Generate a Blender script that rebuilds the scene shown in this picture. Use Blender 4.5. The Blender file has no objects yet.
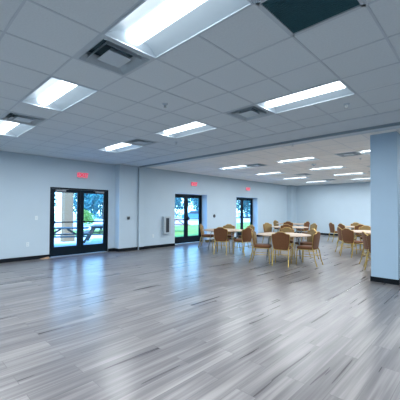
import bpy, bmesh, math, random
from mathutils import Vector, Matrix
PI = math.pi
random.seed(7)
sc = bpy.context.scene
C = sc.collection

# ------------------------------------------------------------------ camera
CAM_Z = 1.4513
yaw, pit, rol, shy, fpx = 0.7680, 0.0204, -0.0046, 3.986, 299.06
fw = Vector((-math.sin(yaw) * math.cos(pit), math.cos(yaw) * math.cos(pit), math.sin(pit)))
rt = Vector((math.cos(yaw), math.sin(yaw), 0))
up = rt.cross(fw)
R = Matrix((rt, up, -fw)).transposed() @ Matrix.Rotation(-rol, 3, 'Z')
cam_d = bpy.data.cameras.new('camera')
cam_d.sensor_width = 36
cam_d.lens = fpx / 400 * 36
cam_d.shift_y = shy / 400
cam_d.clip_end = 400
cam = bpy.data.objects.new('camera', cam_d)
cam.matrix_world = Matrix.Translation((0, 0, CAM_Z)) @ R.to_4x4()
C.objects.link(cam)
sc.camera = cam

# ------------------------------------------------------------------ exposure, sky, sun
sc.view_settings.view_transform = 'Standard'
sc.view_settings.look = 'None'
sc.view_settings.gamma = 1
sc.view_settings.exposure = 0.0
SKY = 7.5
LAMP = 52.0
LENS = 3.6
w = bpy.data.worlds.new('sky'); sc.world = w; w.use_nodes = True
nt = w.node_tree; nt.nodes.clear()
tc = nt.nodes.new('ShaderNodeTexCoord')
sp = nt.nodes.new('ShaderNodeSeparateXYZ')
rp = nt.nodes.new('ShaderNodeValToRGB')
bg = nt.nodes.new('ShaderNodeBackground')
wo = nt.nodes.new('ShaderNodeOutputWorld')
nt.links.new(tc.outputs['Generated'], sp.inputs[0])
nt.links.new(sp.outputs['Z'], rp.inputs[0])
rp.color_ramp.elements[0].position = 0.0
rp.color_ramp.elements[0].color = (0.45, 0.80, 1.0, 1)
rp.color_ramp.elements[1].position = 0.5
rp.color_ramp.elements[1].color = (0.10, 0.36, 0.95, 1)
nt.links.new(rp.outputs[0], bg.inputs[0])
bg.inputs[1].default_value = SKY
nt.links.new(bg.outputs[0], wo.inputs[0])
sd = bpy.data.lights.new('sun', 'SUN'); sd.energy = 6.0; sd.angle = 0.02; sd.color = (1, 0.96, 0.9)
sun = bpy.data.objects.new('sun', sd); C.objects.link(sun)
sun.rotation_euler = (Vector((-0.75, 0.35, -0.75))).to_track_quat('-Z', 'Y').to_euler()

# ------------------------------------------------------------------ materials
def mat(name, col, rough=0.6, metal=0.0, var=0.08, scale=6.0, bump=0.0, bscale=None, emit=0.0, spec=0.5, sheen=0.0, stretch=None):
    m = bpy.data.materials.new(name); m.use_nodes = True
    n = m.node_tree; b = n.nodes['Principled BSDF']
    b.inputs['Roughness'].default_value = rough
    b.inputs['Metallic'].default_value = metal
    b.inputs['Specular IOR Level'].default_value = spec
    if sheen:
        b.inputs['Sheen Weight'].default_value = sheen
        b.inputs['Sheen Roughness'].default_value = 0.4
    co = n.nodes.new('ShaderNodeTexCoord')
    vec = co.outputs['Object']
    if stretch:
        mp = n.nodes.new('ShaderNodeMapping'); mp.inputs['Scale'].default_value = stretch
        n.links.new(vec, mp.inputs[0]); vec = mp.outputs[0]
    tx = n.nodes.new('ShaderNodeTexNoise'); tx.inputs['Scale'].default_value = scale; tx.inputs['Detail'].default_value = 4
    n.links.new(vec, tx.inputs['Vector'])
    r = n.nodes.new('ShaderNodeValToRGB')
    r.color_ramp.elements[0].position = 0.3; r.color_ramp.elements[1].position = 0.7
    r.color_ramp.elements[0].color = tuple(c * (1 - var) for c in col) + (1,)
    r.color_ramp.elements[1].color = tuple(min(1, c * (1 + var)) for c in col) + (1,)
    n.links.new(tx.outputs['Fac'], r.inputs[0])
    n.links.new(r.outputs[0], b.inputs['Base Color'])
    if bump:
        t2 = n.nodes.new('ShaderNodeTexNoise'); t2.inputs['Scale'].default_value = bscale or 200
        n.links.new(vec, t2.inputs['Vector'])
        bp = n.nodes.new('ShaderNodeBump'); bp.inputs['Strength'].default_value = bump; bp.inputs['Distance'].default_value = 0.002
        n.links.new(t2.outputs['Fac'], bp.inputs['Height']); n.links.new(bp.outputs[0], b.inputs['Normal'])
    if emit:
        b.inputs['Emission Color'].default_value = tuple(col) + (1,)
        b.inputs['Emission Strength'].default_value = emit
    return m

M = {}
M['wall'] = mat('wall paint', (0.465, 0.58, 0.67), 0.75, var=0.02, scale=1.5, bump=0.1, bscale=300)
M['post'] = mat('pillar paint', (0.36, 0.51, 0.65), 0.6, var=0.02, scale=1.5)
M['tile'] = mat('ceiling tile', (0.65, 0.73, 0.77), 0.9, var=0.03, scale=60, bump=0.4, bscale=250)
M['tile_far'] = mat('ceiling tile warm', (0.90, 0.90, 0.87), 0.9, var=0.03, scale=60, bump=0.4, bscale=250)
M['drywall'] = mat('ceiling drywall', (0.61, 0.69, 0.74), 0.85, var=0.02, scale=2)
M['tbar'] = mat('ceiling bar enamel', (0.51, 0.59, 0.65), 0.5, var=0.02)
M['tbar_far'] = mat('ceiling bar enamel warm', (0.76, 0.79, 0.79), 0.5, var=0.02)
M['track'] = mat('track metal', (0.26, 0.34, 0.39), 0.5, 0.2, var=0.03)
M['black'] = mat('black vinyl', (0.005, 0.008, 0.012), 0.5, var=0.1, spec=0.15)
M['door_metal'] = mat('dark anodised frame', (0.003, 0.010, 0.018), 0.4, 0.0, var=0.1, spec=0.15)
M['steel'] = mat('brushed steel', (0.55, 0.6, 0.62), 0.35, 0.9, var=0.05)
M['white_enamel'] = mat('white enamel', (0.52, 0.61, 0.68), 0.4, var=0.02)
M['case'] = mat('cabinet enamel', (0.38, 0.45, 0.50), 0.4, var=0.02)
M['reflector'] = mat('reflector enamel', (0.55, 0.66, 0.74), 0.35, var=0.02, scale=3)
M['diffuser_metal'] = mat('air diffuser enamel', (0.50, 0.58, 0.63), 0.45, var=0.03)
M['void'] = mat('duct interior', (0.05, 0.11, 0.14), 0.8, var=0.1)
M['grille'] = mat('dark filter grille', (0.04, 0.13, 0.16), 0.7, var=0.25, scale=200)
M['lens'] = mat('lamp lens', (0.93, 0.98, 1.0), 0.5, var=0.0, emit=LENS)
M['red'] = mat('exit letters', (1.0, 0.03, 0.09), 0.5, var=0.0, emit=0.8)
M['exit_face'] = mat('exit sign face', (0.75, 0.38, 0.45), 0.5, var=0.02)
M['plate'] = mat('outlet plastic', (0.66, 0.74, 0.78), 0.4, var=0.01)
M['gold'] = mat('gold frame', (0.52, 0.37, 0.12), 0.35, 0.85, var=0.06, scale=20)
M['brown'] = mat('brown fabric', (0.135, 0.052, 0.017), 0.85, var=0.28, scale=70, bump=0.3, bscale=400, sheen=0.08)
M['olive'] = mat('gold fabric', (0.20, 0.135, 0.05), 0.85, var=0.30, scale=60, bump=0.3, bscale=400, sheen=0.08)
M['laminate'] = mat('table laminate', (0.36, 0.285, 0.215), 0.55, var=0.05, scale=10, spec=0.25)
M['edge'] = mat('table edge', (0.30, 0.22, 0.16), 0.5, var=0.05)
M['grey_steel'] = mat('grey leg steel', (0.22, 0.24, 0.26), 0.4, 0.7, var=0.05)
M['concrete'] = mat('patio concrete', (0.62, 0.62, 0.60), 0.9, var=0.08, scale=1.5)
M['road'] = mat('pale parking', (0.66, 0.70, 0.72), 0.9, var=0.08, scale=0.4)
M['lawn'] = mat('grass', (0.19, 0.30, 0.03), 0.9, var=0.35, scale=3)
M['leaves'] = mat('leaves', (0.022, 0.15, 0.17), 0.7, var=0.5, scale=0.8)
M['leaves2'] = mat('leaves light', (0.13, 0.28, 0.05), 0.7, var=0.4, scale=0.8)
M['bark'] = mat('bark', (0.16, 0.12, 0.09), 0.9, var=0.3, scale=4, stretch=(6, 6, 1))
M['cream'] = mat('cream stucco', (0.24, 0.155, 0.085), 0.9, var=0.04, scale=5)
M['cream_trim'] = mat('white trim', (0.85, 0.85, 0.82), 0.7, var=0.02)
M['wood_grey'] = mat('weathered wood', (0.09, 0.075, 0.062), 0.8, var=0.25, scale=8, stretch=(1, 8, 8))
M['wood_red'] = mat('reddish wood', (0.35, 0.10, 0.05), 0.7, var=0.2, scale=8, stretch=(1, 8, 8))
M['wood_tan'] = mat('tan wood', (0.52, 0.34, 0.22), 0.7, var=0.15, scale=20)
M['dark_box'] = mat('dark plastic', (0.02, 0.03, 0.045), 0.4, var=0.1)
M['ext_red'] = mat('extinguisher red', (0.10, 0.02, 0.03), 0.35, var=0.05)
M['car_grey'] = mat('far car paint', (0.05, 0.16, 0.22), 0.3, var=0.05)

def glass_mat():
    m = bpy.data.materials.new('door glass'); m.use_nodes = True
    n = m.node_tree; n.nodes.clear()
    o = n.nodes.new('ShaderNodeOutputMaterial'); mx = n.nodes.new('ShaderNodeMixShader')
    t = n.nodes.new('ShaderNodeBsdfTransparent'); t.inputs[0].default_value = (0.90, 0.98, 1.0, 1)
    g = n.nodes.new('ShaderNodeBsdfGlossy'); g.inputs['Roughness'].default_value = 0.02
    lw = n.nodes.new('ShaderNodeLayerWeight'); lw.inputs[0].default_value = 0.5
    pw = n.nodes.new('ShaderNodeMath'); pw.operation = 'POWER'; pw.inputs[1].default_value = 5.0; n.links.new(lw.outputs['Facing'], pw.inputs[0])
    f = n.nodes.new('ShaderNodeMath'); f.operation = 'MULTIPLY_ADD'; f.inputs[1].default_value = 0.9; f.inputs[2].default_value = 0.03; n.links.new(pw.outputs[0], f.inputs[0])
    n.links.new(f.outputs[0], mx.inputs[0]); n.links.new(t.outputs[0], mx.inputs[1]); n.links.new(g.outputs[0], mx.inputs[2])
    n.links.new(mx.outputs[0], o.inputs[0])
    return m
M['glass'] = glass_mat()

def floor_mat():
    m = bpy.data.materials.new('grey vinyl planks'); m.use_nodes = True
    n = m.node_tree; b = n.nodes['Principled BSDF']; L = n.links.new
    co = n.nodes.new('ShaderNodeTexCoord'); s = n.nodes.new('ShaderNodeSeparateXYZ'); L(co.outputs['Object'], s.inputs[0])
    cb = n.nodes.new('ShaderNodeCombineXYZ'); L(s.outputs['Y'], cb.inputs['X']); L(s.outputs['X'], cb.inputs['Y'])
    bk = n.nodes.new('ShaderNodeTexBrick'); L(cb.outputs[0], bk.inputs['Vector'])
    bk.offset = 0.37; bk.offset_frequency = 2
    bk.inputs['Color1'].default_value = (0, 0, 0, 1); bk.inputs['Color2'].default_value = (1, 1, 1, 1); bk.inputs['Mortar'].default_value = (0.5, 0.5, 0.5, 1)
    bk.inputs['Scale'].default_value = 1; bk.inputs['Brick Width'].default_value = 1.22; bk.inputs['Row Height'].default_value = 0.187
    bk.inputs['Mortar Size'].default_value = 0.0022; bk.inputs['Mortar Smooth'].default_value = 0.3; bk.inputs['Bias'].default_value = 0
    # grain streaks running along the planks, shifted per plank
    sh = n.nodes.new('ShaderNodeMath'); sh.operation = 'MULTIPLY'; L(bk.outputs['Color'], sh.inputs[0]); sh.inputs[1].default_value = 37.0
    def streak(sx, sy, det, off):
        a = n.nodes.new('ShaderNodeMath'); a.operation = 'MULTIPLY'; L(s.outputs['X'], a.inputs[0]); a.inputs[1].default_value = sx
        c = n.nodes.new('ShaderNodeMath'); c.operation = 'MULTIPLY_ADD'; L(s.outputs['Y'], c.inputs[0]); c.inputs[1].default_value = sy; L(sh.outputs[0], c.inputs[2])
        v = n.nodes.new('ShaderNodeCombineXYZ'); L(a.outputs[0], v.inputs[0]); L(c.outputs[0], v.inputs[1]); v.inputs[2].default_value = off
        t = n.nodes.new('ShaderNodeTexNoise'); t.inputs['Scale'].default_value = 1; t.inputs['Detail'].default_value = det; t.inputs['Distortion'].default_value = 0.25
        L(v.outputs[0], t.inputs['Vector']); return t
    t1 = streak(11, 0.5, 2, 0.0); t2 = streak(48, 1.0, 3, 5.0)
    m1 = n.nodes.new('ShaderNodeMath'); m1.operation = 'MULTIPLY_ADD'; L(t2.outputs['Fac'], m1.inputs[0]); m1.inputs[1].default_value = 0.45
    m2 = n.nodes.new('ShaderNodeMath'); m2.operation = 'MULTIPLY_ADD'; L(bk.outputs['Color'], m2.inputs[0]); m2.inputs[1].default_value = 0.10; m2.inputs[2].default_value = -0.14
    L(m2.outputs[0], m1.inputs[2])
    m3 = n.nodes.new('ShaderNodeMath'); m3.operation = 'MULTIPLY_ADD'; L(t1.outputs['Fac'], m3.inputs[0]); m3.inputs[1].default_value = 0.85; L(m1.outputs[0], m3.inputs[2])
    r = n.nodes.new('ShaderNodeValToRGB'); L(m3.outputs[0], r.inputs[0])
    e = r.color_ramp.elements
    e[0].position = 0.26; e[0].color = (0.064, 0.061, 0.067, 1)
    e[1].position = 0.76; e[1].color = (0.235, 0.228, 0.228, 1)
    k = e.new(0.52); k.color = (0.130, 0.126, 0.133, 1)
    mx = n.nodes.new('ShaderNodeMix'); mx.data_type = 'RGBA'; L(bk.outputs['Fac'], mx.inputs[0]); L(r.outputs[0], mx.inputs[6]); mx.inputs[7].default_value = (0.09, 0.09, 0.095, 1)
    L(mx.outputs[2], b.inputs['Base Color'])
    rr = n.nodes.new('ShaderNodeMath'); rr.operation = 'MULTIPLY_ADD'; L(t1.outputs['Fac'], rr.inputs[0]); rr.inputs[1].default_value = 0.10; rr.inputs[2].default_value = 0.24
    L(rr.outputs[0], b.inputs['Roughness'])
    b.inputs['Specular IOR Level'].default_value = 0.30
    bp = n.nodes.new('ShaderNodeBump'); bp.inputs['Strength'].default_value = 0.06; bp.inputs['Distance'].default_value = 0.001
    L(m3.outputs[0], bp.inputs['Height']); L(bp.outputs[0], b.inputs['Normal'])
    return m
M['floor'] = floor_mat()

# ------------------------------------------------------------------ mesh helpers
class MB:
    def __init__(s): s.b = bmesh.new()
    def box(s, lo, hi, mtx=None):
        vs = [Vector((x, y, z)) for z in (lo[2], hi[2]) for y in (lo[1], hi[1]) for x in (lo[0], hi[0])]
        if mtx: vs = [mtx @ v for v in vs]
        v = [s.b.verts.new(p) for p in vs]
        for f in ((0, 2, 3, 1), (4, 5, 7, 6), (0, 1, 5, 4), (2, 6, 7, 3), (0, 4, 6, 2), (1, 3, 7, 5)): s.b.faces.new([v[i] for i in f])
        return s
    def beam(s, a, b, wd, ht, upv=(0, 0, 1)):       # rectangular bar from a to b
        a, b = Vector(a), Vector(b); d = (b - a).normalized(); u = Vector(upv); u = (u - d * u.dot(d)).normalized(); r = d.cross(u)
        m = Matrix((r, d, u)).transposed().to_4x4(); m.translation = a
        return s.box((-wd / 2, 0, -ht / 2), (wd / 2, (b - a).length, ht / 2), m)
    def tube(s, pts, r, seg=8, closed=False):
        pts = [Vector(p) for p in pts]; n = len(pts); rings = []
        for i, p in enumerate(pts):
            if closed: d = (pts[(i + 1) % n] - pts[i - 1])
            else: d = pts[min(i + 1, n - 1)] - pts[max(i - 1, 0)]
            d.normalize()
            ref = Vector((0, 0, 1)) if abs(d.z) < 0.9 else Vector((1, 0, 0))
            if i and not closed: ref = pu
            if i and closed: ref = pu
            u = (ref - d * ref.dot(d)).normalized(); pu = u; v = d.cross(u)
            rr = r[i] if isinstance(r, (list, tuple)) else r
            rings.append([s.b.verts.new(p + (u * math.cos(a) + v * math.sin(a)) * rr) for a in [2 * PI * k / seg for k in range(seg)]])
        m = n if closed else n - 1
        for i in range(m):
            A, B = rings[i], rings[(i + 1) % n]
            for k in range(seg): s.b.faces.new((A[k], A[(k + 1) % seg], B[(k + 1) % seg], B[k]))
        if not closed:
            s.b.faces.new(rings[0][::-1]); s.b.faces.new(rings[-1])
        return s
    def prism(s, poly, f0, f1):                     # poly of 2D points; f0/f1 map a 2D point to 3D for the two caps
        A = [s.b.verts.new(f0(p)) for p in poly]; B = [s.b.verts.new(f1(p)) for p in poly]; n = len(poly)
        s.b.faces.new(A[::-1]); s.b.faces.new(B)
        for i in range(n): s.b.faces.new((A[i], A[(i + 1) % n], B[(i + 1) % n], B[i]))
        return s
    def loft(s, rings):                             # list of rings of equal length, capped
        R_ = [[s.b.verts.new(p) for p in r] for r in rings]; n = len(R_[0])
        for A, B in zip(R_[:-1], R_[1:]):
            for i in range(n): s.b.faces.new((A[i], A[(i + 1) % n], B[(i + 1) % n], B[i]))
        s.b.faces.new(R_[0][::-1]); s.b.faces.new(R_[-1]); return s
    def lathe(s, prof, c=(0, 0, 0), seg=32):
        rings = [[Vector((c[0] + r * math.cos(2 * PI * k / seg), c[1] + r * math.sin(2 * PI * k / seg), c[2] + z)) for k in range(seg)] for r, z in prof]
        return s.loft(rings)
    def quad(s, *p):
        s.b.faces.new([s.b.verts.new(q) for q in p]); return s
    def build(s, name, m, parent=None, smooth=False, bevel=0.0, loc=None):
        bmesh.ops.recalc_face_normals(s.b, faces=s.b.faces)
        me = bpy.data.meshes.new(name); s.b.to_mesh(me); s.b.free()
        me.materials.append(m)
        if smooth:
            for p in me.polygons: p.use_smooth = True
            me.set_sharp_from_angle(angle=math.radians(50))
        o = bpy.data.objects.new(name, me); C.objects.link(o)
        if parent: o.parent = parent
        if loc: o.location = loc
        if bevel:
            bv = o.modifiers.new('bevel', 'BEVEL'); bv.width = bevel; bv.segments = 2; bv.limit_method = 'ANGLE'
        return o

def struct(o): o['kind'] = 'structure'; return o
def tag(o, label, cat, group=None, kind=None):
    o['label'] = label; o['category'] = cat
    if group: o['group'] = group
    if kind: o['kind'] = kind
    return o
def thing(name, label, cat, loc=(0, 0, 0), rz=0.0, group=None):
    o = bpy.data.objects.new(name, None); C.objects.link(o); o.location = loc; o.rotation_euler = (0, 0, rz)
    o.empty_display_size = 0.1
    return tag(o, label, cat, group)
def dup(root, label, loc, rz=0.0, group=None):
    def cp(o, parent):
        c = o.copy(); C.objects.link(c)
        if parent: c.parent = parent
        for ch in list(o.children): cp(ch, c)
        return c
    kids = cp(root, None)
    kids.location = loc; kids.rotation_euler = (0, 0, rz); kids['label'] = label
    if group: kids['group'] = group
    return kids

# ------------------------------------------------------------------ room shell
H = 3.0315
XA, XB, XC = -9.48, -9.20, -9.18       # door-1 bay wall, pilaster face, wall beyond
XO = -9.62                             # outer face
XR, YN, YB = 3.6, -2.9, 18.1
T = 0.6096
GX, GY = -1.2652, 1.8981               # ceiling grid origin

struct(MB().box((XO, YN - .25, -0.15), (XR + .2, YB + .25, 0)).build('floor', M['floor']))

def wall_run(b, x0, x1, y0, y1, holes):
    y = y0
    for a, c, zt in holes:
        b.box((x0, y, 0), (x1, a, H + 0.25)); b.box((x0, a, zt), (x1, c, H + 0.25)); y = c
    b.box((x0, y, 0), (x1, y1, H + 0.25))
D1 = (3.33, 5.25); D2 = (8.04, 9.96); D3 = (12.16, 14.08); DH = 2.13
b = MB()
wall_run(b, XO, XA, YN - .25, 5.50, [(D1[0], D1[1], DH)])
wall_run(b, XO, XC, 6.27, YB + .25, [(D2[0], D2[1], DH), (D3[0], D3[1], DH)])
b.box((XO, 5.50, 0), (XB, 6.27, H + 0.25))                 # pilaster
b.box((XC - 0.02, 6.27, 0), (XC + 0.06, 6.50, H))          # jamb of the partition track
b.box((XC - 0.02, 17.45, 0), (XC + 0.30, YB + .1, H))      # corner column
struct(b.build('wall_left', M['wall']))
struct(MB().box((XC - .1, YB, 0), (XR + .2, YB + .25, H + .25)).build('wall_back', M['wall']))
struct(MB().box((XR, YN - .25, 0), (XR + .2, YB, H + .25)).build('wall_right', M['wall']))
struct(MB().box((XA, YN - .25, 0), (XR, YN, H + .25)).build('wall_front', M['wall']))

# square pillar at the right of the view
pl = tag(bpy.data.objects.new('pillar', None), 'square pale blue pillar with a black base strip at the right edge', 'pillar'); C.objects.link(pl)
pl.location = (-1.53, 7.18, 0)
MB().box((-.24, -.24, 0), (.24, .24, H)).build('shaft', M['post'], pl, bevel=0.006)
MB().box((-.252, -.252, 0), (.252, .252, .10)).build('base_strip', M['black'], pl, bevel=0.003)

# baseboards
b = MB(); h = .105; t = .013
for x, y0, y1 in ((XA, YN, D1[0]), (XA, D1[1], 5.50), (XB, 5.50, 6.27), (XC + .06, 6.27, 6.50), (XC, 6.50, D2[0]), (XC, D2[1], D3[0]), (XC, D3[1], 17.45), (XC + .30, 17.45, YB)):
    b.box((x, y0 - (0 if y0 != 5.5 else t), 0), (x + t, y1, h))
b.box((XA, 5.50 - t, 0), (XB, 5.50, h)); b.box((XC, 17.45 - t, 0), (XC + .30 + t, 17.45, h))
for d in (D2, D3):
    b.box((XC - .2, d[0], 0), (XC, d[0] + t * .5, h)); b.box((XC - .1, d[1] - t * .5, 0), (XC, d[1], h))
struct(b.build('baseboard_left', M['black']))
struct(MB().box((XC + .30, YB - t, 0), (XR, YB, h)).build('baseboard_back', M['black']))
struct(MB().box((XR - t, YN, 0), (XR, YB, h)).build('baseboard_right', M['black']))

# ------------------------------------------------------------------ ceiling
Y1, Y2 = 5.50, 6.72                     # near tiles end / far tiles begin
lights, diffs = [], []
for j in (-5, -1, 3):
    for i in (-10, -6, -2, 2):
        lights.append((GX + i * T, GY + j * T))
for n in (3, 7, 11, 15):
    for i in (-10, -6, -2, 2):
        lights.append((GX + i * T, Y2 + n * T))
diffs = [(GX - 3 * T, GY - T), (GX - 8 * T, GY - T), (GX - 3 * T, GY + 3 * T), (GX - 8 * T, GY + 3 * T),
         (GX - 8 * T, Y2 + 3 * T), (GX - 3 * T, Y2 + 3 * T), (GX - 8 * T, Y2 + 9 * T), (GX - 8 * T, Y2 + 14 * T), (GX - 3 * T, Y2 + 8 * T)]
panel = (GX, GY)
def cells(y0, y1, gy, holes):
    b = MB()
    xs = [XO + .02] + [GX + i * T for i in range(-13, 9) if XO + .02 < GX + i * T < XR] + [XR + .1]
    ys = sorted([y0] + [gy + j * T for j in range(-20, 40) if y0 + .01 < gy + j * T < y1 - .01] + [y1])
    for x0, x1 in zip(xs[:-1], xs[1:]):
        for a, c in zip(ys[:-1], ys[1:]):
            cx, cy = (x0 + x1) / 2, (a + c) / 2
            if any(hx < cx < hx + hw and hy < cy < hy + T for hx, hy, hw in holes): continue
            b.quad((x0, a, H), (x0, c, H), (x1, c, H), (x1, a, H))
    return b
holes = [(x, y, 2 * T) for x, y in lights] + [(x, y, T) for x, y in diffs] + [(panel[0], panel[1], T)]
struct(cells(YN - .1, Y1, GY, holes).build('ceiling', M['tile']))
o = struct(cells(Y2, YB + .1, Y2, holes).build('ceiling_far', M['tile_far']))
struct(MB().box((XO, Y1, H), (XR + .1, Y2, H + .02)).build('trim_1', M['drywall']))
struct(MB().box((XO, YN - .25, H + .2), (XR + .2, YB + .25, H + .3)).build('ceiling_deck', M['drywall']))
# hanging bars of the tile grid
def grid(name, y0, y1, gy, m):
    b = MB(); wd = .010; z0 = H - .004
    gaps = [(x, y, 2 * T) for x, y in lights]
    for i in range(-13, 9):
        x = GX + i * T
        if not XC + .03 < x < XR: continue
        seg = [(y0, y1)]
        for hx, hy, hw in gaps:
            if hx + .01 < x < hx + hw - .01:
                seg = [q for a, c in seg for q in (((a, hy), (hy + T, c)) if a < hy + .1 < c else ((a, c),))]
        for a, c in seg:
            if c - a > .02: b.box((x - wd, a, z0), (x + wd, c, H + .002))
    j = -20
    ys = [gy + j * T for j in range(-20, 40) if y0 - .01 < gy + j * T < y1 + .01]
    for y in ys: b.box((XC, y - wd, z0 + .0004), (XR, y + wd, H + .0016))
    struct(b.build(name, m))
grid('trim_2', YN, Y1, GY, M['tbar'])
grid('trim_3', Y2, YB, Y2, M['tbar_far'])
b = MB().box((XC, Y1 - .03, H - .012), (XR, Y1 + .03, H + .001)); struct(b.build('trim_4', M['tbar']))
b = MB().box((XC + .06, 6.27, H - .042), (XR, 6.33, H + .001)).box((XC + .06, 6.24, H - .01), (XR, 6.36, H + .001))
struct(b.build('trim_5', M['track'], bevel=0.003))
# wall angle around the rim
b = MB().box((XC, 6.52, H - .006), (XC + .02, 17.45, H)).box((XA, YN, H - .006), (XA + .02, 5.5, H)).box((XC + .3, YB - .02, H - .006), (XR, YB, H))
struct(b.build('trim_6', M['tbar']))

# troffer light: frame, reflector, end plates, lens with its own lamp
def make_light():
    t = thing('ceiling_light', '', 'ceiling light')
    W, D = 2 * T, T
    b = MB(); f = .02; z = -.010
    b.box((.004, .004, z), (W - .004, f, .004)).box((.004, D - f, z), (W - .004, D - .004, .004)).box((.004, f, z), (f, D - f, .004)).box((W - f, f, z), (W - .004, D - f, .004))
    b.build('frame', M['white_enamel'], t)
    # reflector: two curved wings that rise to the middle
    b = MB(); prof = []
    for k in range(9):
        u = k / 8; prof.append((f + u * (D / 2 - f - .09), .085 * math.sin(u * PI / 2)))
    prof2 = prof + [(D / 2 + .09, .085)] + [(D - y, z_) for y, z_ in prof[::-1]][1:]
    A = [b.b.verts.new((f, y, z_)) for y, z_ in prof2]; B = [b.b.verts.new((W - f, y, z_)) for y, z_ in prof2]
    for i in range(len(prof2) - 1): b.b.faces.new((A[i], A[i + 1], B[i + 1], B[i]))
    b.build('reflector', M['reflector'], t, smooth=True)
    for x in (f, W - f):
        s = 1 if x == f else -1
        b = MB(); A = [b.b.verts.new((x + s * .03 * (z_ / .085), y, z_)) for y, z_ in prof2]; b.b.faces.new(A)
        b.build('end_plate', M['white_enamel'], t)
    b = MB(); n = 12; rings = []
    for x in (.06, W - .06):
        rings.append([Vector((x, D / 2 + .088 * math.cos(PI * k / n), .075 - .070 * math.sin(PI * k / n))) for k in range(n + 1)])
    b.loft(rings); b.build('lens', M['lens'], t, smooth=True)
    ld = bpy.data.lights.new('lamp', 'AREA'); ld.shape = 'RECTANGLE'; ld.size = W - .14; ld.size_y = .13
    ld.energy = LAMP; ld.color = (0.93, 0.97, 1.0)
    lo = bpy.data.objects.new('lamp', ld); C.objects.link(lo); lo.parent = t; lo.location = (W / 2, D / 2, .003)
    return t
rowname = ['behind the camera', 'overhead row', 'row before the ceiling track']
lt = None
LL = {(-10, 0): 'cut off by the left edge, above the wall with the nearest door', (-6, 0): 'second from the left edge, above the nearest glass door', (-2, 0): 'largest and nearest, cut off by the top edge beside a square vent',
      (2, 0): 'overhead to the right of the dark grille', (-10, 1): 'nearest the pilaster, before the ceiling track', (-6, 1): 'in the middle of three before the ceiling track', (-2, 1): 'directly above the right group, before the ceiling track', (2, 1): 'right of the dark grille before the ceiling track'}
for idx, (x, y) in enumerate(lights):
    j, i = divmod(idx, 4); ii = (-10, -6, -2, 2)[i]
    if j == 0: lab = 'recessed white ceiling light behind the viewer, ' + ('by the window wall', 'second from the window wall', 'third from the window wall', 'farthest from the window wall')[i]
    elif j in (1, 2): lab = 'ceiling light ' + LL[(ii, j - 1)]
    else:
        lab = 'light in the ' + ('first', 'second', 'third', 'last')[j - 3] + ' row beyond the track, ' + ('column by the window wall', 'second column from the window wall', 'third column, beside the pillar', 'column hidden behind the pillar')[i]
    if lt is None: lt = make_light(); lt.location = (x, y, H); lt['label'] = lab
    else: dup(lt, lab, (x, y, H))
for o in bpy.data.objects:
    if o.name.startswith('ceiling_light'): o['group'] = 'recessed ceiling lights'

# square louvred air diffusers: nested pyramidal cones
def make_diffuser():
    t = thing('ceiling_vent', '', 'ceiling vent')
    def ringq(b, r0, z0, r1, z1, th=.004):
        for s in range(4):
            a = s * PI / 2
            m = Matrix.Rotation(a, 4, 'Z')
            p = [m @ Vector(q) for q in ((-r0, -r0, z0), (r0, -r0, z0), (r1, -r1, z1), (-r1, -r1, z1))]
            q = [v + Vector((0, 0, th)) for v in p]
            b.b.faces.new([b.b.verts.new(v) for v in p]); b.b.faces.new([b.b.verts.new(v) for v in q])
            b.quad(p[0], p[1], q[1], q[0]); b.quad(p[2], p[3], q[3], q[2])
    c = T / 2
    b = MB(); ringq(b, c - .003, -.007, c - .045, -.007); ringq(b, c - .045, -.007, c - .05, .10)
    b.build('frame', M['diffuser_metal'], t)
    b = MB().box((-c + .004, -c + .004, .10), (c - .004, c - .004, .11)); b.build('duct_plate', M['void'], t)
    for r0, r1 in ((.262, .222), (.205, .168)):
        b = MB(); ringq(b, r0, -.016, r1, .045); b.build('louvre', M['diffuser_metal'], t)
    b = MB().box((-.128, -.128, -.018), (.128, .128, -.012)); ringq(b, .128, -.016, .08, .04); b.build('centre_plate', M['diffuser_metal'], t)
    return t
dl = ['square louvred ceiling vent beside the largest light', 'square louvred ceiling vent at the left edge beside the cut off light',
      'square louvred ceiling vent touching the light above the chairs, before the track', 'square louvred ceiling vent beside the light nearest the pilaster',
      'ceiling vent beyond the track, over the farthest glass door', 'ceiling vent beyond the track, beside the pillar top',
      'small ceiling vent far beyond the track between two light rows', 'farthest small ceiling vent by the back wall', 'small ceiling vent beyond the track in front of the back wall lights']
dv = None
for (x, y), lab in zip(diffs, dl):
    loc = (x + T / 2, y + T / 2, H)
    if dv is None: dv = make_diffuser(); dv.location = loc; dv['label'] = lab
    else: dup(dv, lab, loc)
# dark square grille
t = thing('ceiling_grille', 'dark square filter grille set in the ceiling above the viewer', 'ceiling grille', (GX + T / 2, GY + T / 2, H))
c = T / 2
b = MB()
for s in range(4): b.box((-c + .004, -c + .004, -.009), (c - .004, -c + .032, .003), Matrix.Rotation(s * PI / 2, 4, 'Z'))
b.build('frame', M['diffuser_metal'], t)
b = MB().box((-c + .03, -c + .03, .006), (c - .03, c - .03, .012))
for k in range(23):
    y = -c + .045 + k * .0235; b.box((-c + .03, y, -.004), (c - .03, y + .004, .006))
b.build('mesh_panel', M['grille'], t)

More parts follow.
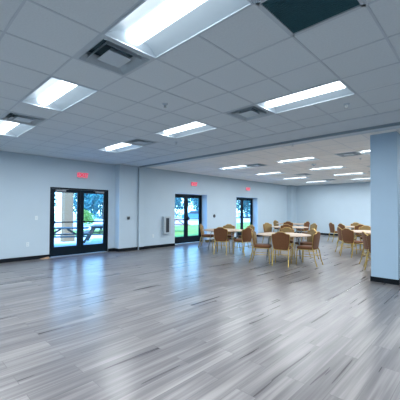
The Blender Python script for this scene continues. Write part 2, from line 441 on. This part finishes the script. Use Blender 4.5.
# sprinklers / detectors
def make_sprinkler():
    t = thing('sprinkler', '', 'sprinkler')
    MB().lathe([(.045, 0), (.045, -.006), (.03, -.014), (.018, -.016)], seg=20).build('escutcheon', M['white_enamel'], t, smooth=True)
    b = MB().lathe([(.009, -.014), (.009, -.034), (.006, -.04)], seg=12).box((-.018, -.003, -.052), (-.012, .003, -.016)).box((.012, -.003, -.052), (.018, .003, -.016))
    b.lathe([(.026, -.052), (.026, -.056), (.004, -.058)], seg=16); b.build('head', M['steel'], t)
    return t
sk = None
for x, y, lab in ((-3.46, 2.82, 'small white sprinkler head left of the light in the middle of the ceiling'), (-5.22, 4.59, 'small sprinkler head in front of the track near the window wall'), (-1.5, 4.66, 'sprinkler head below the light above the chairs, before the track'),
                  (-3.33, 6.60, 'sprinkler head just beyond the ceiling track'), (-2.75, 9.75, 'small sprinkler head between the vent and the pillar'), (-3.4, 13.2, 'farthest sprinkler head left of the pillar')):
    if sk is None: sk = make_sprinkler(); sk.location = (x, y, H); sk['label'] = lab
    else: dup(sk, lab, (x, y, H))
t = thing('smoke_detector', 'round white smoke detector on the ceiling beyond the track', 'smoke detector', (-4.25, 9.95, H))
MB().lathe([(.075, 0), (.075, -.02), (.06, -.045), (.03, -.05)], seg=24).build('housing', M['white_enamel'], t, smooth=True)
MB().lathe([(.035, -.048), (.035, -.056), (.03, -.058)], seg=20).build('sensor_cap', M['dark_box'], t)

# ------------------------------------------------------------------ glass doors
def make_door(name, xf, y0, y1, label):
    t = bpy.data.objects.new(name, None); C.objects.link(t); t.location = (xf, y0, 0); t['kind'] = 'structure'
    Wd = y1 - y0; j = .045; d0, d1 = -.10, .0
    b = MB().box((d0, 0, 0), (d1, j, DH)).box((d0, Wd - j, 0), (d1, Wd, DH)).box((d0, j, DH - j), (d1, Wd - j, DH))
    b.build('door_frame', M['door_metal'], t, bevel=0.003)
    MB().box((d0, j, 0.0), (d1 + .03, Wd - j, .012)).build('threshold', M['steel'], t)
    lw = (Wd - 2 * j - .012) / 2
    for k in range(2):
        a = j + .003 + k * (lw + .006); c = a + lw; st = .105; s0, s1 = -.07, -.025; zt = DH - j - .004
        b = MB().box((s0, a, .02), (s1, a + st, zt)).box((s0, c - st, .02), (s1, c, zt)).box((s0, a + st, .02), (s1, c - st, .30)).box((s0, a + st, zt - .10), (s1, c - st, zt))
        lf = b.build('door_leaf', M['door_metal'], t, bevel=0.002)
        MB().box((-.052, a + st - .008, .292), (-.044, c - st + .008, zt - .092)).build('glass', M['glass'], lf)
        b = MB().box((s1 + .04, a + .05, 1.04), (s1 + .075, c - .05, 1.075)).box((s1, a + .05, 1.02), (s1 + .06, a + .11, 1.095)).box((s1, c - .11, 1.02), (s1 + .06, c - .05, 1.095))
        b.build('push_bar', M['door_metal'], lf, bevel=0.004)
        hy = a if k == 0 else c; sg = 1 if k == 0 else -1
        ylo, yhi = sorted((hy + sg * .12, hy + sg * .42))
        b = MB().box((s1, ylo, zt - .075), (s1 + .055, yhi, zt - .02)).beam((s1 + .03, hy + sg * .32, zt - .015), (s1 + .05, hy + sg * .50, zt - .008), .02, .008)
        b.build('door_closer', M['grey_steel'] if name == 'door_1' else M['door_metal'], lf)
    return t
make_door('door_1', XA - .02, D1[0], D1[1], '')
make_door('door_2', XA - .02, D2[0], D2[1], '')
make_door('door_3', XA - .02, D3[0], D3[1], '')

# ------------------------------------------------------------------ exit signs
def text_mesh(txt, size, depth):
    cu = bpy.data.curves.new('letters', 'FONT'); cu.body = txt; cu.size = size; cu.extrude = depth; cu.align_x = 'CENTER'; cu.align_y = 'CENTER'; cu.offset = size * .012
    o = bpy.data.objects.new('tmp', cu); C.objects.link(o)
    bpy.context.view_layer.update()
    me = bpy.data.meshes.new_from_object(o.evaluated_get(bpy.context.evaluated_depsgraph_get()))
    bpy.data.objects.remove(o); bpy.data.curves.remove(cu)
    return me
TXT = text_mesh('EXIT', .185, .003)
TXT.materials.clear(); TXT.materials.append(M['red'])
def make_exit(x, y, z, lab):
    t = thing('exit_sign', lab, 'exit sign', (x, y, z), 0, 'red exit signs over the glass doors')
    b = MB().box((0, -.155, -.10), (.045, .155, .10)); b.build('housing', M['white_enamel'], t, bevel=0.006)
    MB().box((.045, -.145, -.09), (.048, .145, .09)).build('face', M['exit_face'], t)
    o = bpy.data.objects.new('letters', TXT); C.objects.link(o); o.parent = t
    o.matrix_local = Matrix(((0, 0, 1, .050), (1, 0, 0, 0), (0, 1, 0, 0), (0, 0, 0, 1)))
    o['label'] = 'red lit letters EXIT'
    MB().box((0, -.05, .09), (.03, .05, .12)).build('mount', M['white_enamel'], t)
make_exit(XA, 4.31, 2.555, 'red lit exit sign above the nearest glass door')
make_exit(XC, 9.10, 2.57, 'red lit exit sign above the middle glass door')
make_exit(XC, 13.12, 2.57, 'red lit exit sign above the farthest glass door')

# ------------------------------------------------------------------ wall fittings
def plate(name, lab, cat, x, y, z, wd=.075, ht=.12, kind='outlet'):
    t = thing(name, lab, cat, (x, y, z))
    MB().box((0, -wd / 2, -ht / 2), (.007, wd / 2, ht / 2)).build('cover_plate', M['plate'], t, bevel=0.002)
    if kind == 'outlet':
        for s in (-1, 1):
            MB().lathe([(.017, 0), (.017, .003)], seg=16).build('socket', M['white_enamel'], t)
            o = t.children[-1]; o.rotation_euler = (0, PI / 2, 0); o.location = (.0065, 0, s * .025)
    else:
        MB().box((.007, -.008, -.014), (.016, .008, .014)).build('toggle', M['white_enamel'], t)
    return t
plate('light_switch', 'white light switch on the wall left of the nearest door', 'light switch', XA, 2.96, 1.20, kind='switch')
plate('wall_outlet', 'white wall outlet low on the wall left of the nearest door', 'outlet', XA, 2.74, .45)
plate('wall_outlet', 'white wall outlet low on the wall below the fire cabinet side', 'outlet', XC, 6.95, .46)
t = thing('wall_keypad', 'small dark square control box on the pale pilaster', 'control box', (XB, 5.87, 1.16))
MB().box((0, -.055, -.06), (.012, .055, .06)).build('back_plate', M['steel'], t, bevel=0.002)
MB().box((.012, -.045, -.05), (.03, .045, .05)).build('cover', M['dark_box'], t, bevel=0.004)
t = thing('thermostat', 'dark round thermostat on the wall between the middle and farthest doors', 'thermostat', (XC, 10.46, 1.18), 0)
MB().lathe([(.075, 0), (.075, .01), (.06, .035), (.04, .04)], seg=24).build('body', M['dark_box'], t, smooth=True); t.children[-1].rotation_euler = (0, PI / 2, 0)
MB().lathe([(.03, .038), (.03, .046), (.01, .048)], seg=20).build('dial', M['grey_steel'], t); t.children[-1].rotation_euler = (0, PI / 2, 0)

# fire extinguisher cabinet
t = thing('extinguisher_cabinet', 'white upright fire extinguisher cabinet with dark glass on the wall', 'fire cabinet', (XC, 7.56, .85))
b = MB().box((0, -.17, -.34), (.10, -.15, .34)).box((0, .15, -.34), (.10, .17, .34)).box((0, -.15, .32), (.10, .15, .34)).box((0, -.15, -.34), (.10, .15, -.32)).box((0, -.15, -.32), (.006, .15, .32))
b.build('case', M['case'], t, bevel=0.003)
b = MB().box((.10, -.17, -.34), (.115, -.075, .34)).box((.10, .09, -.34), (.115, .17, .34)).box((.10, -.075, .28), (.115, .09, .34)).box((.10, -.075, -.34), (.115, .09, -.28))
dr = b.build('door', M['case'], t)
MB().box((.104, -.078, -.283), (.109, .093, .283)).build('window', M['dark_box'], dr)
MB().box((.115, -.15, -.03), (.13, -.13, .03)).build('latch', M['steel'], dr)
t2 = thing('fire_extinguisher', 'fire extinguisher standing inside the white wall cabinet', 'fire extinguisher', (XC + .055, 7.56, .535))
MB().lathe([(.04, 0), (.043, .02), (.043, .34), (.03, .39), (.014, .41)], seg=20).build('tank', M['ext_red'], t2, smooth=True)
MB().lathe([(.014, .41), (.014, .45)], seg=12).box((-.01, -.012, .45), (.02, .012, .462)).box((-.008, -.008, .47), (.03, .008, .48)).build('valve', M['steel'], t2)

# tan wedge beside the nearest door
b = MB().prism([(0, 0), (.24, 0), (.24, .045), (0, .012)], lambda p: Vector((XA + .02, 3.06 + p[0], p[1])), lambda p: Vector((XA + .12, 3.06 + p[0], p[1])))
tag(b.build('door_wedge', M['wood_tan'], bevel=0.003), 'small tan wooden wedge on the floor against the baseboard by the nearest door', 'door wedge')

# ------------------------------------------------------------------ tables and chairs
def make_table():
    t = thing('round_table', '', 'table')
    r = .765
    MB().lathe([(r - .012, .728), (r, .731), (r, .746), (r - .012, .75)], seg=64).build('tabletop', M['laminate'], t, smooth=True)
    MB().lathe([(r + .003, .727), (r + .005, .733), (r + .005, .744), (r + .001, .7475)], seg=64).build('edge_band', M['edge'], t, smooth=True)
    for s in (-1, 1):
        x = s * .42
        for q in (-1, 1):
            MB().tube([(x - s * .05, q * .20, .725), (x, q * .22, .62), (x + s * .05, q * .30, .12), (x + s * .06, q * .33, .0)], .014, 8).build('leg', M['grey_steel'], t, smooth=True)
        MB().tube([(x + s * .03, -.26, .34), (x + s * .03, .26, .34)], .010, 8).build('crossbar', M['grey_steel'], t, smooth=True)
        MB().tube([(x - s * .01, -.21, .66), (x - s * .01, .21, .66)], .010, 8).tube([(x - s * .01, 0, .66), (s * .06, 0, .722)], .008, 8).build('brace', M['grey_steel'], t, smooth=True)
    b = MB().box((-.45, -.26, .712), (.45, -.235, .727)).box((-.45, .235, .712), (.45, .26, .727)); b.build('apron_rail', M['grey_steel'], t)
    return t
def crown(wb, ws, zs, zt):
    """outline of a crown-top chair back, local x and height: narrow at the seat, wider at the shoulder, raised centre."""
    pts = [(-wb, 0)]
    for k in range(1, 9): u = k / 9; pts.append((-(wb + (ws - wb) * math.sin(u * PI / 2)), zs * u))
    for a in range(0, 5): q = a / 4 * PI / 2; pts.append((-(ws - .035 + .035 * math.cos(q)), zs + .045 * math.sin(q)))
    z1 = zs + .045
    for k in range(1, 8): u = k / 8; v = min(1, max(0, (u - .12) / .62)); pts.append((-(ws - .035) * (1 - u), z1 + (zt - z1) * (3 * v * v - 2 * v ** 3)))
    pts.append((0, zt))
    return pts + [(-x, z) for x, z in pts[::-1][1:]]
TILT = math.radians(9)
def bk(p, d):      # outline point -> chair space; d = depth in front of the back plane
    x, z = p
    y0 = -.215 - z * math.sin(TILT); zz = .46 + z * math.cos(TILT)
    return Vector((x, y0 + d * math.cos(TILT) + .03 * (x / .23) ** 2, zz + d * math.sin(TILT)))
def make_chair():
    t = thing('banquet_chair', '', 'chair')
    # seat cushion, rounded trapezoid, domed
    def outl(wf, wr, dp, z, e=5.0, n=36):
        out = []
        for k in range(n):
            a = 2 * PI * k / n; ca, sa = math.cos(a), math.sin(a)
            x = math.copysign(abs(ca) ** (2 / e), ca); y = math.copysign(abs(sa) ** (2 / e), sa)
            wv = wr + (wf - wr) * (y + 1) / 2
            out.append(Vector((x * wv, y * dp + .01, z)))
        return out
    b = MB().loft([outl(.215, .20, .215, .425), outl(.232, .215, .232, .435), outl(.238, .22, .238, .462), outl(.228, .21, .228, .488), outl(.19, .175, .19, .502), outl(.10, .09, .10, .508)])
    b.build('seat', M['brown'], t, smooth=True)
    o = outl(.222, .206, .222, .418)
    MB().tube(o, .012, 8, closed=True).build('seat_frame', M['gold'], t, smooth=True)
    # padded back
    po = crown(.185, .222, .335, .43); pi_ = [(x * .86, .03 + (z) * .90) for x, z in po]
    b = MB().loft([[bk(p, -.018) for p in pi_], [bk(p, -.014) for p in po], [bk(p, .016) for p in po], [bk(p, .034) for p in pi_]])
    b.build('backrest', M['brown'], t, smooth=True)
    # front face of the back in the gold-figured cloth
    b = MB().loft([[bk(p, .018) for p in [(x * .95, .01 + z * .965) for x, z in po]], [bk(p, .036) for p in pi_]])
    b.build('back_cushion', M['olive'], t, smooth=True)
    po2 = crown(.192, .231, .335, .441)
    MB().tube([bk(p, 0) for p in po2], .009, 8).build('back_frame', M['gold'], t, smooth=True)
    for s in (-1, 1):
        q = bk((s * .182, 0), 0)
        MB().tube([q + Vector((0, -.0, .05)), q, Vector((s * .195, -.232, .38)), Vector((s * .20, -.27, .16)), Vector((s * .205, -.325, 0.001))], .0145, 8).build('leg', M['gold'], t, smooth=True)
        MB().tube([Vector((s * .20, .20, .425)), Vector((s * .205, .215, .36)), Vector((s * .21, .235, .001))], .0145, 8).build('leg', M['gold'], t, smooth=True)
        MB().tube([Vector((s * .198, -.255, .24)), Vector((s * .207, .225, .24))], .008, 8).build('stretcher', M['gold'], t, smooth=True)
    MB().tube([Vector((-.2, -.25, .30)), Vector((.2, -.25, .30))], .008, 8).build('stretcher', M['gold'], t, smooth=True)
    return t

TB = {'A': (-4.38, 8.10), 'B': (-6.85, 8.35), 'C': (-6.20, 12.00), 'D': (-7.60, 14.90), 'E': (-2.95, 11.35), 'F': (-4.00, 14.45), 'G': (-1.25, 9.05)}
tl = {'A': 'round beige topped folding table in front, nearest the viewer', 'B': 'round beige topped folding table near the middle glass door', 'C': 'round beige topped table directly behind the front table',
      'D': 'farthest round table on the window side, by the back corner', 'E': 'round pale topped table just left of the pillar', 'F': 'round pale topped table behind the one beside the pillar',
      'G': 'round table hidden behind the pillar'}
tt = None
for k, rz in zip('ABCDEFG', (.5, .2, .9, .3, 1.2, .1, .6)):
    loc = (TB[k][0], TB[k][1], 0)
    if tt is None: tt = make_table(); tt.location = loc; tt.rotation_euler = (0, 0, rz); tt['label'] = tl[k]
    else: dup(tt, tl[k], loc, rz)
# (table, where the top of the back stands, twist, label)
SEATS = [
 ('A', (-3.90, 7.05), -4, 'brown banquet chair at the front table with its back squarely to the viewer'),
 ('A', (-4.84, 7.16), -42, 'olive fronted banquet chair at the left of the front table, its seat pointing right'),
 ('A', (-3.24, 7.85), 14, 'brown banquet chair at the right end of the front table, turned side on'),
 ('A', (-3.85, 8.95), 0, 'banquet chair half hidden behind the right end of the front table'),
 ('A', (-4.83, 9.15), 0, 'banquet chair on the far side of the front table, facing the viewer'),
 ('B', (-8.12, 8.45), 35, 'tan banquet chair in front of the middle glass door, facing right'),
 ('B', (-6.33, 7.52), -4, 'reddish brown banquet chair with its back to the viewer, near the middle glass door'),
 ('B', (-5.60, 8.06), 0, 'brown banquet chair at the right end of the table near the middle door'),
 ('B', (-7.38, 9.30), 0, 'banquet chair on the far side of the table near the middle door'),
 ('B', (-6.50, 9.55), 0, 'banquet chair behind the right end of the table near the middle door'),
 ('C', (-7.14, 11.70), -40, 'olive banquet chair at the window wall side of the second table row'),
 ('C', (-5.85, 11.05), 0, 'gold edged banquet chair at the near side of the table behind the front one'),
 ('C', (-5.47, 12.85), 10, 'banquet chair seen edge on at the right end of the second table row'),
 ('D', (-8.62, 15.00), 0, 'small greyish banquet chair farthest along the window wall'),
 ('D', (-7.30, 13.98), 0, 'small reddish banquet chair at the near side of the farthest window side table'),
 ('D', (-6.62, 14.72), 0, 'small pinkish banquet chair at the right of the farthest window side table'),
 ('E', (-3.74, 10.75), 0, 'brown banquet chair left of the pillar, partly behind the greyish chair'),
 ('E', (-3.24, 10.02), -10, 'greyish brown banquet chair standing out left of the pillar, back to the viewer'),
 ('G', (-2.42, 8.78), 18, 'banquet chair at the left side of the pillar, its back toward the left'),
 ('G', (-2.02, 8.02), 0, 'nearest banquet chair at the left side of the pillar, mostly hidden by it'),
 ('E', (-3.33, 12.43), 0, 'gold edged banquet chair on the far side of the table beside the pillar'),
 ('F', (-5.30, 14.25), 40, 'reddish banquet chair standing apart at the left of the right hand tables'),
 ('F', (-4.63, 13.57), 0, 'dark olive banquet chair at the near left of the rear right table'),
 ('F', (-4.55, 15.35), 0, 'farthest banquet chair behind the rear right table'),
 ('F', (-3.75, 13.30), 0, 'dark banquet chair on the near side of the rear right table'),
]
ch = None
for k, (bx, by), tw, lab in SEATS:
    cx, cy = TB[k]
    d = Vector((cx - bx, cy - by)); g = max(0.0, .99 - d.length); d.normalize(); bx -= d.x * g; by -= d.y * g
    d = Matrix.Rotation(math.radians(tw), 2) @ d
    loc = (bx + d.x * .28, by + d.y * .28, 0)
    rz = math.atan2(d.y, d.x) - PI / 2
    if ch is None: ch = make_chair(); ch.location = loc; ch.rotation_euler = (0, 0, rz); ch['label'] = lab; ch['group'] = 'banquet chairs around the round tables'
    else: dup(ch, lab, loc, rz)
for o in bpy.data.objects:
    if o.name.startswith('round_table'): o['group'] = 'round folding tables'
    if o.name.startswith('ceiling_vent'): o['group'] = 'square ceiling vents'
    if o.name.startswith('sprinkler'): o['group'] = 'ceiling sprinkler heads'

# ------------------------------------------------------------------ outdoors
struct(MB().box((-120, -80, -.25), (XO, 160, -.06)).build('ground', M['road']))
struct(MB().box((-16.5, -12, -.07), (XO, 9.0, -.02)).box((-12.2, 9.0, -.07), (XO, 30, -.02)).build('ground_patio', M['concrete']))
tag(MB().box((-21, 9.05, -.07), (-12.25, 60, -.01)).box((-26, 5.5, -.07), (-16.55, 9.0, -.015)).build('lawn', M['lawn']), 'bright green grass beyond the patio outside the middle door', 'grass', kind='stuff')
t = thing('patio_column', 'cream square patio column outside the nearest glass door', 'column', (-14.1, 5.72, -.02))
MB().box((-.20, -.20, .3), (.20, .20, 3.0)).build('shaft', M['cream'], t, bevel=.01)
MB().box((-.26, -.26, 0), (.26, .26, .3)).build('plinth', M['cream'], t, bevel=.01)
MB().box((-.205, -.42, 0), (-.10, -.20, 3.0)).build('downpipe', M['cream_trim'], t, bevel=.02)
MB().box((-.26, -.26, 3.0), (.26, .26, 3.12)).build('capital', M['cream_trim'], t, bevel=.01)

def make_picnic(m):
    t = thing('picnic_table', '', 'picnic table')
    L = 1.8
    b = MB()
    for k in range(5): y = -.36 + k * .147; b.box((-L / 2, y, .72), (L / 2, y + .135, .76))
    b.build('tabletop', m, t, bevel=.004)
    for s in (-1, 1):
        b = MB()
        for k in range(2): y = s * .62 + (k - 1) * .145 + .0; b.box((-L / 2, y, .43), (L / 2, y + .135, .47))
        b.build('bench_seat', m, t, bevel=.004)
    for x in (-.62, .62):
        for s in (-1, 1):
            MB().beam((x, s * .26, .72), (x, s * .66, .0), .04, .09).build('leg', m, t)
        b = MB().box((x + .02, -.74, .36), (x + .06, .74, .43)).box((x + .02, -.35, .64), (x + .06, .35, .72)); b.build('cross_rail', m, t)
        sg = 1 if x < 0 else -1
        MB().beam((x + sg * .04, 0, .40), (sg * -.12, 0, .70), .04, .07).build('diagonal_brace', m, t)
    return t
p = make_picnic(M['wood_grey']); p.location = (-12.0, 4.75, -.02); p.rotation_euler = (0, 0, math.radians(60)); p['label'] = 'grey wooden picnic table seen from its long side in the left door leaf'
p['group'] = 'picnic tables on the patio'
dup(p, 'grey wooden picnic table seen end on in the right door leaf', (-12.85, 6.75, -.02), math.radians(-33))
p3 = make_picnic(M['wood_red']); p3.location = (-15.3, 13.6, .01); p3.rotation_euler = (0, 0, .9); p3['label'] = 'reddish wooden picnic table outside the middle glass door'

def crown_mesh(seed, R0, H0, n):
    rnd = random.Random(seed); b = MB()
    lobes = [(Vector((rnd.gauss(0, .4) * R0, rnd.gauss(0, .4) * R0, H0 * rnd.uniform(.25, .85))), R0 * rnd.uniform(.35, .6)) for _ in range(11)]
    for i in range(n):
        c, r = lobes[i % 11]
        d = Vector((rnd.gauss(0, 1), rnd.gauss(0, 1), rnd.gauss(0, 1))).normalized() * r * rnd.uniform(.75, 1.08)
        p = c + d; s = rnd.uniform(.14, .30)
        u = Vector((rnd.gauss(0, 1), rnd.gauss(0, 1), rnd.gauss(0, 1))).normalized(); v = u.orthogonal().normalized()
        q = u.cross(v)
        b.quad(p - v * s, p - q * s * .5, p + v * s, p + q * s * .5)
    return b
def make_tree(seed, m):
    t = thing('tree', '', 'tree')
    crown_mesh(seed, 3.0, 6.5, 3500).build('crown', m, t)
    b = MB().tube([(0, 0, -.1), (.05, 0, 1.2), (.0, .1, 2.6), (.1, .1, 4.4)], [.22, .17, .13, .05], 8)
    b.tube([(0, .08, 2.2), (.7, .3, 3.4), (1.1, .5, 4.3)], [.09, .06, .03], 6).tube([(0, .08, 2.4), (-.7, -.2, 3.5), (-1.0, -.6, 4.4)], [.09, .06, .03], 6)
    b.build('trunk', M['bark'], t, smooth=True)
    return t
ta = make_tree(3, M['leaves']); tb_ = make_tree(9, M['leaves2'])
spots = [(-46, 14.5, 1.0, 0, 'blue green tree far outside the left half of the nearest door, left of the column'), (-36, 17.0, .8, 0, 'blue green tree far outside the nearest door, just right of the column'),
         (-45, 24.0, 1.15, 0, 'blue green tree in the middle of the right half of the nearest door'), (-37, 24.5, .8, 0, 'blue green tree at the right edge of the nearest glass door'),
         (-27, 12.6, .26, 1, 'small yellow green tree outside the right half of the nearest door'),
         (-42, 36, 1.1, 0, 'blue green tree outside the left half of the middle door'), (-33, 35.5, .8, 0, 'blue green tree outside the right half of the middle door'), (-41, 46, 1.1, 0, 'blue green tree at the right side of the middle door'),
         (-33, 47, 1.0, 0, 'blue green tree outside the left half of the farthest door'), (-34, 57, 1.1, 0, 'blue green tree outside the right half of the farthest door')]
first = {0: ta, 1: tb_}; used = set()
for x, y, s, k, lab in spots:
    o = first[k] if k not in used else dup(first[k], lab, (0, 0, 0))
    used.add(k); o['label'] = lab; o['group'] = 'trees beyond the parking'; o.location = (x, y, -.06); o.scale = (s, s, s); o.rotation_euler = (0, 0, x * 1.7)
def make_car():
    t = thing('car', '', 'car')
    side = [(-2.2, .35), (-2.2, .85), (-1.5, .95), (-.9, 1.42), (.7, 1.42), (1.35, .98), (2.1, .88), (2.25, .6), (2.2, .35)]
    MB().prism(side, lambda p: Vector((p[0], -.85, p[1])), lambda p: Vector((p[0], .85, p[1]))).build('body', M['car_grey'], t, bevel=.06)
    for s in (-1, 1):
        MB().prism([(-1.2, .98), (-.85, 1.34), (.62, 1.34), (1.1, .98)], lambda p: Vector((p[0], s * .852, p[1])), lambda p: Vector((p[0], s * .862, p[1]))).build('side_window', M['dark_box'], t)
        for x in (-1.4, 1.4):
            o = MB().lathe([(.20, -.1), (.33, -.09), (.33, .09), (.20, .1)], seg=24).build('wheel', M['black'], t, smooth=True); o.rotation_euler = (PI / 2, 0, 0); o.location = (x, s * .80, .33)
    return t
cr = make_car(); cr.location = (-30.5, 31.0, -.06); cr.rotation_euler = (0, 0, .75); cr['label'] = 'dark blue car parked far outside the right half of the middle door'
